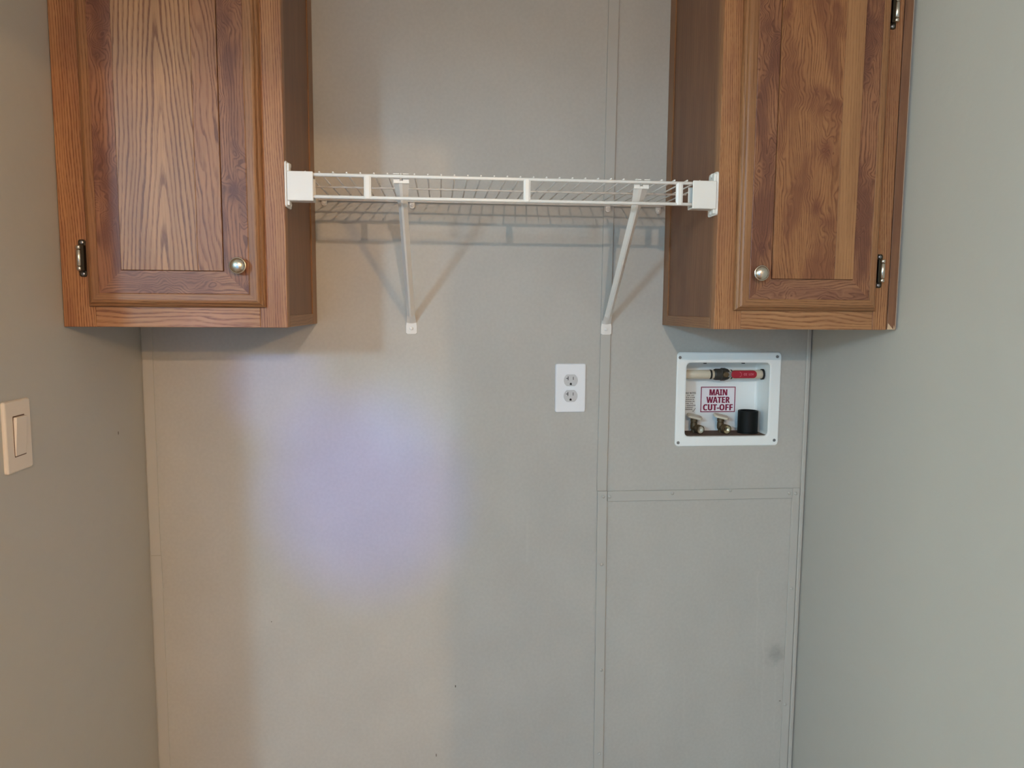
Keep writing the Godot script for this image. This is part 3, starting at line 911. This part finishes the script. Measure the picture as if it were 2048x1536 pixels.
func support(fx: float, tx: float, label: String) -> void:
	# a pressed strut from a foot on the wall up to the front rod
	var y := SHELF_Y
	var foot := Vector3(fx, 1.4470, 0.0)
	var t := thing("shelf_support", foot, label, "bracket", "diagonal shelf support struts")
	var st := mb()
	var o := PackedVector2Array()
	for p in [[0.0132, -0.0105], [0.0132, 0.006], [0.0105, 0.0215], [-0.0105, 0.0215], [-0.0132, 0.006], [-0.0132, -0.0105], [-0.009, -0.0135], [0.009, -0.0135]]: o.append(Vector2(p[0], p[1]))
	plate(st, o, 0.0024, 0.0006, Transform3D(Basis(), foot + Vector3(0, 0, 0.0002 + (0.0055 if fx > 0.2 else 0.0))))
	var z0 := 0.0055 if fx > 0.2 else 0.0
	part("foot", st, M.shelf_white, t)
	# strut: a V channel, its fold turned to the front and down, swept along the slope with changing width
	var a := foot + Vector3(0, 0.0135, z0 + 0.002)
	var b := Vector3(tx, y - 0.0085, SHELF_Z - 0.0095)
	var dir := (b - a).normalized()
	var side := Vector3.RIGHT - dir * dir.x
	side = side.normalized()
	var out := side.cross(dir).normalized()     # to the front and down
	if out.z < 0.0: out = -out
	st = mb()
	var rows := []
	var steps := 14
	for i in steps + 1:
		var f := float(i) / steps
		var w := 0.0092
		var deep := 0.0085
		if f < 0.09:
			w = lerpf(0.0115, 0.0092, f / 0.09)
			deep = lerpf(0.0015, 0.0085, f / 0.09)
		elif f > 0.86:
			w = lerpf(0.0092, 0.0150, smoothstep(0.86, 1.0, f))
			deep = lerpf(0.0085, 0.003, smoothstep(0.86, 1.0, f))
		var c := a.lerp(b, f)
		rows.append([c - side * w, c - side * w * 0.3 + out * deep, c + side * w * 0.12 + out * deep, c + side * w, c + side * (w - 0.0012) - out * 0.0012, c - side * (w - 0.0012) - out * 0.0012])
	for i in steps:
		for k in 6:
			var k2: int = (k + 1) % 6
			var p: Array = [rows[i][k], rows[i][k2], rows[i + 1][k2], rows[i + 1][k]]
			var mid: Vector3 = (rows[i][0] + rows[i][3]) / 2 + out * 0.002
			var n: Vector3 = (p[1] - p[0]).cross(p[3] - p[0]).normalized()
			if n.dot((p[0] + p[1]) / 2 - mid) < 0: n = -n
			quad(st, p[0], p[1], p[2], p[3], n)
	part("strut", st, M.shelf_white, t)
	st = mb()
	# head: a short tab behind the front rod, notched in the middle, with two hooks over the rod
	var hx := tx
	for k in [-0.0150, 0.0030]:
		cbox(st, Vector3(hx + k, y - 0.0115, SHELF_Z - 0.0085), Vector3(hx + k + 0.0120, y + 0.0052, SHELF_Z - 0.0062), 0.0006)
		cbox(st, Vector3(hx + k, y + 0.0034, SHELF_Z - 0.0080), Vector3(hx + k + 0.0120, y + 0.0056, SHELF_Z + 0.0035), 0.0006)
	cbox(st, Vector3(hx - 0.0034, y - 0.0115, SHELF_Z - 0.0085), Vector3(hx + 0.0034, y - 0.0065, SHELF_Z - 0.0062), 0.0006)
	part("head", st, M.shelf_white, t)
	st = mb()
	lathe(st, [Vector2(0.0046, 0), Vector2(0.0044, 0.0016), Vector2(0.0030, 0.0020), Vector2(0.0027, 0.0034), Vector2(0, 0.0038)], along(foot + Vector3(0, 0, z0 + 0.0026), Vector3.BACK), 14, 60.0)
	part("screw", st, M.shelf_white, t)

func clips() -> void:
	var proto: Node3D = null
	var spots := [[-0.2673, 1.7414, 0.0, "white wall clip at the left end of the wire shelf, beside the left cabinet"], [-0.0629, 1.7380, 0.0, "white wall clip of the wire shelf beside the left support strut"],
		[0.4066, 1.7384, 0.0055, "white wall clip of the wire shelf on the upright batten"], [0.5330, 1.7370, 0.0, "white wall clip at the right end of the wire shelf, beside the right cabinet"]]
	for s in spots:
		var o: Node3D
		if proto == null:
			o = thing("shelf_clip", Vector3.ZERO, s[3], "clip", "wall clips of the wire shelf")
			var st := mb()
			var ol := rrect(-0.0062, -0.0085, 0.0062, 0.014, 0.0055)
			plate(st, ol, 0.0065, 0.0015)
			part("clip_body", st, M.shelf_white, o)
			st = mb()
			lathe(st, [Vector2(0.0038, 0), Vector2(0.0036, 0.0016), Vector2(0.002, 0.003), Vector2(0, 0.0032)], along(Vector3(0, -0.0015, 0.0065), Vector3.BACK), 12, 60.0)
			part("screw", st, M.shelf_white, o)
			proto = o
		else:
			o = proto.duplicate()
			o.name = numbered("shelf_clip")
			add_child(o, true)
			o.set_meta("label", s[3])
		o.position = Vector3(s[0], s[1], s[2])

# ------------------------------------------------------------------ outlet and switch
func outlet() -> void:
	var c := Vector3(0.3229, 1.3018, 0.0)
	var t := thing("wall_outlet", c, "white duplex electrical outlet with grey sockets, left of the upright batten", "outlet")
	var st := mb()
	plate(st, rrect(c.x - 0.0383, c.y - 0.0608, c.x + 0.0383, c.y + 0.0608, 0.0052, 3), 0.0062, 0.0042)
	part("cover_plate", st, M.plastic_white, t)
	for dy in [0.0194, -0.0194]:
		var y: float = c.y + dy
		st = mb()
		# flat top and bottom, round sides
		var ol := PackedVector2Array()
		for k in 2:
			for i in 9:
				var a := deg_to_rad(-57.0 + 114.0 * i / 8.0 + 180.0 * k)
				ol.append(Vector2(c.x + 0.0172 * cos(a), y + 0.0172 * sin(a)))
		plate(st, ol, 0.0018, 0.0006, Transform3D(Basis(), Vector3(0, 0, 0.0060)))
		var so := part("socket", st, M.receptacle_grey, t)
		for b in [[-0.0078, 0.0002, -0.0062, 0.0098], [-0.0118, 0.0042, -0.0078, 0.0058], [0.0054, 0.0012, 0.0068, 0.0086]]:
			st = mb()
			cbox(st, Vector3(c.x + b[0], y + b[1], 0.0070), Vector3(c.x + b[2], y + b[3], 0.0080))
			part("slot", st, M.slot_black, so)
		st = mb()
		var g := PackedVector2Array()
		for i in 9:
			var a := PI * i / 8.0
			g.append(Vector2(c.x + 0.0026 * cos(a), y - 0.0088 + 0.0028 * sin(a)))
		g.append(Vector2(c.x - 0.0026, y - 0.0114))
		g.append(Vector2(c.x + 0.0026, y - 0.0114))
		plate(st, g, 0.0010, 0.0002, Transform3D(Basis(), Vector3(0, 0, 0.0070)))
		part("slot", st, M.slot_black, so)
	st = mb()
	lathe(st, [Vector2(0.0031, 0), Vector2(0.0029, 0.0008), Vector2(0, 0.0012)], along(Vector3(c.x, c.y, 0.0061), Vector3.BACK), 14, 60.0)
	part("screw", st, M.plastic_white, t)

func light_switch() -> void:
	var c := Vector3(XL, 1.2842, 0.5395)
	var t := thing("light_switch", c, "white rocker light switch on the left wall below the cabinet", "switch")
	# outline runs in depth and height, standing out from the wall to +x
	var b := Basis(Vector3(0, 0, -1), Vector3(0, 1, 0), Vector3(1, 0, 0))
	var st := mb()
	plate(st, rrect(-0.0385, -0.0590, 0.0385, 0.0590, 0.0048, 3), 0.0058, 0.0035, Transform3D(b, c))
	part("cover_plate", st, M.switch_ivory, t)
	st = mb()
	plate(st, rrect(-0.0172, -0.0338, 0.0172, 0.0338, 0.0012, 2), 0.0008, 0.0003, Transform3D(b, c + Vector3(0.0056, 0, 0)))
	part("rocker_frame", st, M.dust_brown, t)
	st = mb()
	var tilt := Basis(Vector3(0, 0, 1), deg_to_rad(-4.0))
	plate(st, rrect(-0.0160, -0.0320, 0.0160, 0.0320, 0.0012, 2), 0.0050, 0.0014, Transform3D(tilt * b, c + Vector3(0.0046, 0, 0)))
	part("rocker", st, M.switch_ivory, t)

# ------------------------------------------------------------------ the washer box
func text(s: String, size: float, width: float, at: Vector3, m: Material, parent: Node3D, called: String, bold := true, depth := 0.0004, fat := 0.0) -> void:
	var tm := TextMesh.new()
	var f := SystemFont.new()
	f.font_names = PackedStringArray(["Droid Sans"])
	f.font_weight = 700 if bold else 400
	tm.font = f
	tm.text = s
	tm.font_size = 64
	tm.pixel_size = size / 46.0     # capital letters are size high
	tm.depth = depth
	tm.curve_step = 2.0
	tm.material = m
	var bb := tm.get_aabb()
	var sx := (width - 2.0 * fat) / bb.size.x if bb.size.x > 0.0 else 1.0
	var sy := size / bb.size.y if bb.size.y > 0.0 else 1.0
	var to := at - Vector3((bb.position.x + bb.size.x / 2) * sx, (bb.position.y + bb.size.y / 2) * sy, 0)
	var st := SurfaceTool.new()
	# heavier strokes: the same letters again, a little to the left and to the right
	for dx in ([-fat, 0.0, fat] if fat > 0.0 else [0.0]):
		for k in tm.get_surface_count():
			st.append_from(tm, k, Transform3D(Basis.from_scale(Vector3(sx, sy, 1)), to + Vector3(dx, 0, 0.00006 * signf(dx))))
	part(called, st, m, parent)

func washer_box() -> void:
	var c := Vector3(0.727, 1.160, 0.0)
	var t := thing("washer_box", c, "white recessed plastic washer box in the wall under the right cabinet", "utility box")
	var zb := -0.080
	# flange: a frame with slightly bowed edges round a rounded opening
	var outer := rrect(0.5918, 1.1525, 0.8630, 1.3905, 0.009, 7)
	for i in outer.size():
		var p := outer[i]
		var u := (p.x - 0.7274) / 0.1356
		if absf(u) < 0.98: pass
		outer[i].y += (0.0016 if p.y > 1.27 else -0.0016) * (1.0 - u * u)
	var mid := shrink(outer, 0.0022)
	var inner := rrect(0.6150, 1.1755, 0.8355, 1.3660, 0.0125, 7)
	var inner_b := shrink(inner, 0.0018)
	var deep := rrect(0.6185, 1.1775, 0.8375, 1.3640, 0.010, 7)
	var deep_b := rrect(0.6205, 1.1795, 0.8355, 1.3620, 0.010, 7)
	var st := mb()
	bands(st, [[outer, 0.0004], [outer, 0.0030], [mid, 0.0046], [shrink(inner, -0.003), 0.0056], [inner, 0.0052], [inner_b, 0.0030]], Transform3D())
	bands(st, [[inner_b, 0.0030], [deep, -0.004]], Transform3D(), 1.0)
	part("flange", st, M.box_white, t)
	st = mb()
	bands(st, [[deep, -0.004], [deep, zb + 0.006], [deep_b, zb + 0.001], [shrink(deep_b, 0.004), zb]], Transform3D(), 1.0)
	fan(st, shrink(deep_b, 0.004), zb, Transform3D(), 1.0)
	# outside of the tub
	var tub := shrink(deep, -0.002)
	bands(st, [[tub, zb - 0.002], [tub, -0.002]], Transform3D(), 1.0)
	fan(st, tub, zb - 0.002, Transform3D(), -1.0)
	part("tub", st, M.box_white, t)
	st = mb()
	cbox(st, Vector3(0.6225, 1.1776, zb + 0.002), Vector3(0.8340, 1.1788, -0.003), 0.0004)
	tag(part("dust_layer", st, M.dust_brown, t), "brown dust on the bottom of the box")
	for p in [[0.5985, 1.3775], [0.8510, 1.3800], [0.8520, 1.1660], [0.6000, 1.1620]]:
		st = mb()
		lathe(st, [Vector2(0.0040, 0), Vector2(0.0038, 0.0008), Vector2(0.0020, 0.0011), Vector2(0, 0.0005)], along(Vector3(p[0], p[1], 0.0050), Vector3.BACK), 14, 30.0)
		tag(part("screw", st, M.zinc, t), "grey screw")
	for p in [0.668, 0.768]:
		st = mb()
		cbox(st, Vector3(p - 0.004, 1.3612, -0.012), Vector3(p + 0.004, 1.3650, -0.006), 0.001)
		part("dark_bump", st, M.dull_black, t)  # two dark bumps under the top edge of the opening
	# printed sticker
	st = mb()
	cbox(st, Vector3(0.6840, 1.2268, zb + 0.0002), Vector3(0.7800, 1.2958, zb + 0.0007))
	var lab := part("warning_sticker", st, M.sign_paper, t)
	lab.set_meta("label", "white sticker reading MAIN WATER CUT-OFF in red")
	st = mb()
	for b in [[0.6850, 1.2928, 0.7790, 1.2950], [0.6850, 1.2276, 0.7790, 1.2298], [0.6850, 1.2298, 0.6872, 1.2928], [0.7768, 1.2298, 0.7790, 1.2928]]:
		cbox(st, Vector3(b[0], b[1], zb + 0.0006), Vector3(b[2], b[3], zb + 0.0010))
	part("border", st, M.sign_red, lab)
	text("MAIN", 0.0166, 0.0485, Vector3(0.7325, 1.2802, zb + 0.0009), M.sign_red, lab, "lettering", true, 0.0004, 0.00055)
	text("WATER", 0.0166, 0.0640, Vector3(0.7325, 1.2604, zb + 0.0009), M.sign_red, lab, "lettering", true, 0.0004, 0.00055)
	text("CUT-OFF", 0.0166, 0.0810, Vector3(0.7325, 1.2404, zb + 0.0009), M.sign_red, lab, "lettering", true, 0.0004, 0.00055)
	# small printed notice, half hidden by the flange
	st = mb()
	cbox(st, Vector3(0.6300, 1.2265, zb + 0.0001), Vector3(0.6740, 1.2830, zb + 0.0004))
	var note := part("notice", st, M.box_white, t)
	note.set_meta("label", "small black printed notice")
	var lines := [["USABLE NOTES", 0.0046, 0.6715], ["USE OF 27", 0.0027, 0.6670], ["DEPTH FOR", 0.0027, 0.6695], ["IN SERVICE", 0.0027, 0.6672], ["LOCATION IN", 0.0027, 0.6680], ["ITION TO", 0.0027, 0.6645], ["E IN SERVICE", 0.0027, 0.6715], ["NEGLIGENT", 0.0027, 0.6650], ["WARNING", 0.0030, 0.6632]]
	var y := 1.2785
	for l in lines:
		var w: float = l[2] - 0.6335
		text(l[0], l[1], w, Vector3(l[2] - w / 2, y, zb + 0.0005), M.ink_black, note, "print")
		y -= 0.0062 if l[1] > 0.004 else 0.0053
	st = mb()
	rod(st, Vector3(0.6655, 1.2290, zb + 0.0006), Vector3(0.6720, 1.2385, zb + 0.0006), 0.0006, 6)
	rod(st, Vector3(0.6655, 1.2290, zb + 0.0006), Vector3(0.6632, 1.2320, zb + 0.0006), 0.0005, 6)
	part("check_mark", st, M.pencil_grey, note)

func main_valve() -> void:
	var y := 1.3310
	var z := -0.043
	var t := thing("shutoff_pipe", Vector3(0.73, y, z), "cream water pipe with a red handled shutoff valve across the washer box", "pipe")
	var st := mb()
	rod(st, Vector3(0.6215, y, z), Vector3(0.7060, y, z), 0.0116, 28)
	part("pipe", st, M.pipe_cream, t)
	st = mb()
	rod(st, Vector3(0.7420, y, z), Vector3(0.8345, y, z), 0.0116, 28)
	part("pipe", st, M.pipe_cream, t)
	st = mb()
	rod(st, Vector3(0.8330, y, z), Vector3(0.8352, y, z), 0.0138, 28)
	part("dark_hole", st, M.dull_black, t)  # black disc standing for the shade in the hole round the pipe
	for x in [[0.6905, 0.7000], [0.7460, 0.7540]]:
		st = mb()
		rod(st, Vector3(x[0], y, z), Vector3(x[1], y, z), 0.0124, 28)
		part("clamp_ring", st, M.dull_black, t)
	st = mb()
	lathe(st, [Vector2(0, 0), Vector2(0.0130, 0), Vector2(0.0148, 0.004), Vector2(0.0148, 0.017), Vector2(0.0166, 0.019), Vector2(0.0166, 0.029), Vector2(0.0135, 0.0385), Vector2(0, 0.0385)], along(Vector3(0.7040, y, z), Vector3.RIGHT), 8, 10.0)
	var body := part("valve_body", st, M.valve_grey, t)
	st = mb()
	lathe(st, [Vector2(0.0085, 0), Vector2(0.0085, 0.012), Vector2(0.0062, 0.014), Vector2(0, 0.0145)], along(Vector3(0.7300, y + 0.001, z + 0.010), Vector3.BACK), 6, 10.0)
	part("stem_nut", st, M.brass_old, body)
	st = mb()
	# steel tang that runs from the nut into the red sleeve
	cbox(st, Vector3(0.7280, y - 0.0055, z + 0.0205), Vector3(0.7480, y + 0.0085, z + 0.0230), 0.0008)
	part("tang", st, M.zinc, body)
	st = mb()
	plate(st, rrect(0.7425, y - 0.0078, 0.8095, y + 0.0115, 0.0090, 6), 0.0075, 0.0022, Transform3D(Basis(), Vector3(0, 0, z + 0.0185)))
	var h := part("handle", st, M.handle_red, t)
	h.set_meta("label", "red plastic lever")
	text("OI", 0.0062, 0.0085, Vector3(0.7785, y + 0.0022, z + 0.0260), M.handle_mark, h, "moulded_mark")
	text("LOV", 0.0056, 0.0130, Vector3(0.7940, y + 0.0022, z + 0.0260), M.handle_mark, h, "moulded_mark")
	st = mb()
	for k in 12:
		var a0 := deg_to_rad(-80.0 + 160.0 * k / 12.0)
		var a1 := deg_to_rad(-80.0 + 160.0 * (k + 1) / 12.0)
		var o := Vector3(0.7620, y + 0.0018, z + 0.0261)
		rod(st, o + Vector3(cos(a0) * 0.0062, sin(a0) * 0.0062, 0), o + Vector3(cos(a1) * 0.0062, sin(a1) * 0.0062, 0), 0.0006, 6)
	part("moulded_mark", st, M.handle_mark, h)

func hose_valve(x: float, r: float, label: String, yaw: float, bright: Material) -> void:
	var at := Vector3(x, 1.1788, -0.050)
	var t := thing("hose_valve", at, label, "valve", "brass washer hose valves")
	var st := mb()
	lathe(st, [Vector2(0.0065, 0), Vector2(0.0065, 0.008), Vector2(0.0085, 0.010), Vector2(0.0092, 0.018), Vector2(0.0085, 0.026), Vector2(0.0072, 0.027), Vector2(0.0072, 0.030), Vector2(0, 0.030)], Transform3D(Basis(), at), 20, 30.0)
	var body := part("valve_body", st, M.brass_old, t)
	st = mb()
	lathe(st, [Vector2(0.0098, 0), Vector2(0.0098, 0.0075), Vector2(0.006, 0.0085), Vector2(0.0045, 0.0125), Vector2(0, 0.0125)], Transform3D(Basis(Vector3.UP, 0.3), at + Vector3(0, 0.0285, 0)), 6, 10.0)
	part("packing_nut", st, M.brass_old, body)
	# the threaded outlet, turned to the front
	var dir := Vector3(sin(yaw), -0.06, cos(yaw)).normalized()
	var o := at + Vector3(0, 0.0130, 0) + dir * 0.004
	st = mb()
	lathe(st, [Vector2(0.0075, 0), Vector2(0.0075, 0.010), Vector2(r, 0.013), Vector2(r, 0.0155), Vector2(r - 0.0006, 0.0165), Vector2(r, 0.0175), Vector2(r - 0.0006, 0.0195), Vector2(r, 0.0205), Vector2(r - 0.0006, 0.0225), Vector2(r, 0.0235), Vector2(r, 0.0260), Vector2(r - 0.0018, 0.0262), Vector2(r - 0.0020, 0.0255)], along(o, dir), 28, 20.0)
	part("spout", st, M.brass_old, t)
	st = mb()
	lathe(st, [Vector2(r - 0.0016, 0.0260), Vector2(r - 0.0020, 0.0200), Vector2(r * 0.50, 0.0165), Vector2(r * 0.46, 0.0100), Vector2(0, 0.0100)], along(o, dir), 28, 20.0)
	part("spout_bore", st, bright, t)
	st = mb()
	lathe(st, [Vector2(r * 0.42, 0.0), Vector2(0, 0.0006)], along(o + dir * 0.0104, dir), 20, 20.0)
	part("spout_hole", st, M.dull_black, t)
	# tee handle of ivory plastic, a lobed oval tilted down to the right
	st = mb()
	var ol := PackedVector2Array()
	for i in 32:
		var a := TAU * i / 32.0
		var rr := 0.0215 * (1.0 - 0.10 * cos(4.0 * a))
		ol.append(Vector2(rr * cos(a), rr * 0.62 * sin(a)))
	var tilt := Basis(Vector3(0, 0, 1), deg_to_rad(-13.0)) * Basis(Vector3(1, 0, 0), deg_to_rad(14.0)) * Basis(Vector3(1, 0, 0), deg_to_rad(-90.0))
	plate(st, ol, 0.0058, 0.0024, Transform3D(tilt, at + Vector3(0.0, 0.0395, 0.001)))
	tag(part("handle", st, M.ivory_plastic, t), "ivory plastic valve handle")

func drain() -> void:
	var at := Vector3(0.7990, 1.1788, -0.040)
	var t := thing("drain_standpipe", at, "short black open drain pipe standing in the washer box", "pipe")
	var st := mb()
	var r := 0.0255
	lathe(st, [Vector2(r - 0.0005, 0), Vector2(r, 0.001), Vector2(r, 0.0575), Vector2(r - 0.0008, 0.0582), Vector2(r - 0.0035, 0.0582), Vector2(r - 0.0042, 0.0575), Vector2(r - 0.0042, 0.0010), Vector2(0, 0.0010)], Transform3D(Basis(), at), 40, 20.0)
	part("pipe_wall", st, M.abs_black, t)
	st = mb()
	lathe(st, [Vector2(r, 0.0), Vector2(r + 0.0012, 0.0), Vector2(r + 0.0012, 0.003), Vector2(r, 0.0036)], Transform3D(Basis(), at), 40, 20.0)
	part("base_ring", st, M.abs_black, t)

func _ready() -> void:
	look()
	world()
	make_materials()
	M["oak_rail_dark"] = wood("oak_rail_dark", {"seed": 97, "cx": 0.3, "d0": 0.03, "cone": 0.02, "ring": 0.0064, "warp": 0.014, "curl": 0.028, "blotch": 0.55, "line": 0.85, "light": rgb(180, 126, 90), "dark": rgb(104, 62, 44), "burnt": rgb(122, 76, 60)})
	lights()
	room()
	battens()
	cabinets()
	shelf()
	end_bracket(1.0, -0.2872, "white end bracket of the wire shelf fixed to the left cabinet", 0.3560)
	end_bracket(-1.0, 0.5503, "white end bracket of the wire shelf fixed to the right cabinet", 0.3560)
	support(-0.0663, -0.0715, "white diagonal support strut under the left part of the wire shelf")
	support(0.4090, 0.3980, "white diagonal support strut footed on the upright batten under the shelf")
	clips()
	outlet()
	light_switch()
	washer_box()
	main_valve()
	hose_valve(0.6585, 0.0112, "left hose valve in the washer box, with a pale lined spout", 0.30, M.ivory_plastic)
	hose_valve(0.7300, 0.0122, "right hose valve in the washer box, with a brass coloured spout", 0.25, M.brass_bright)
	drain()
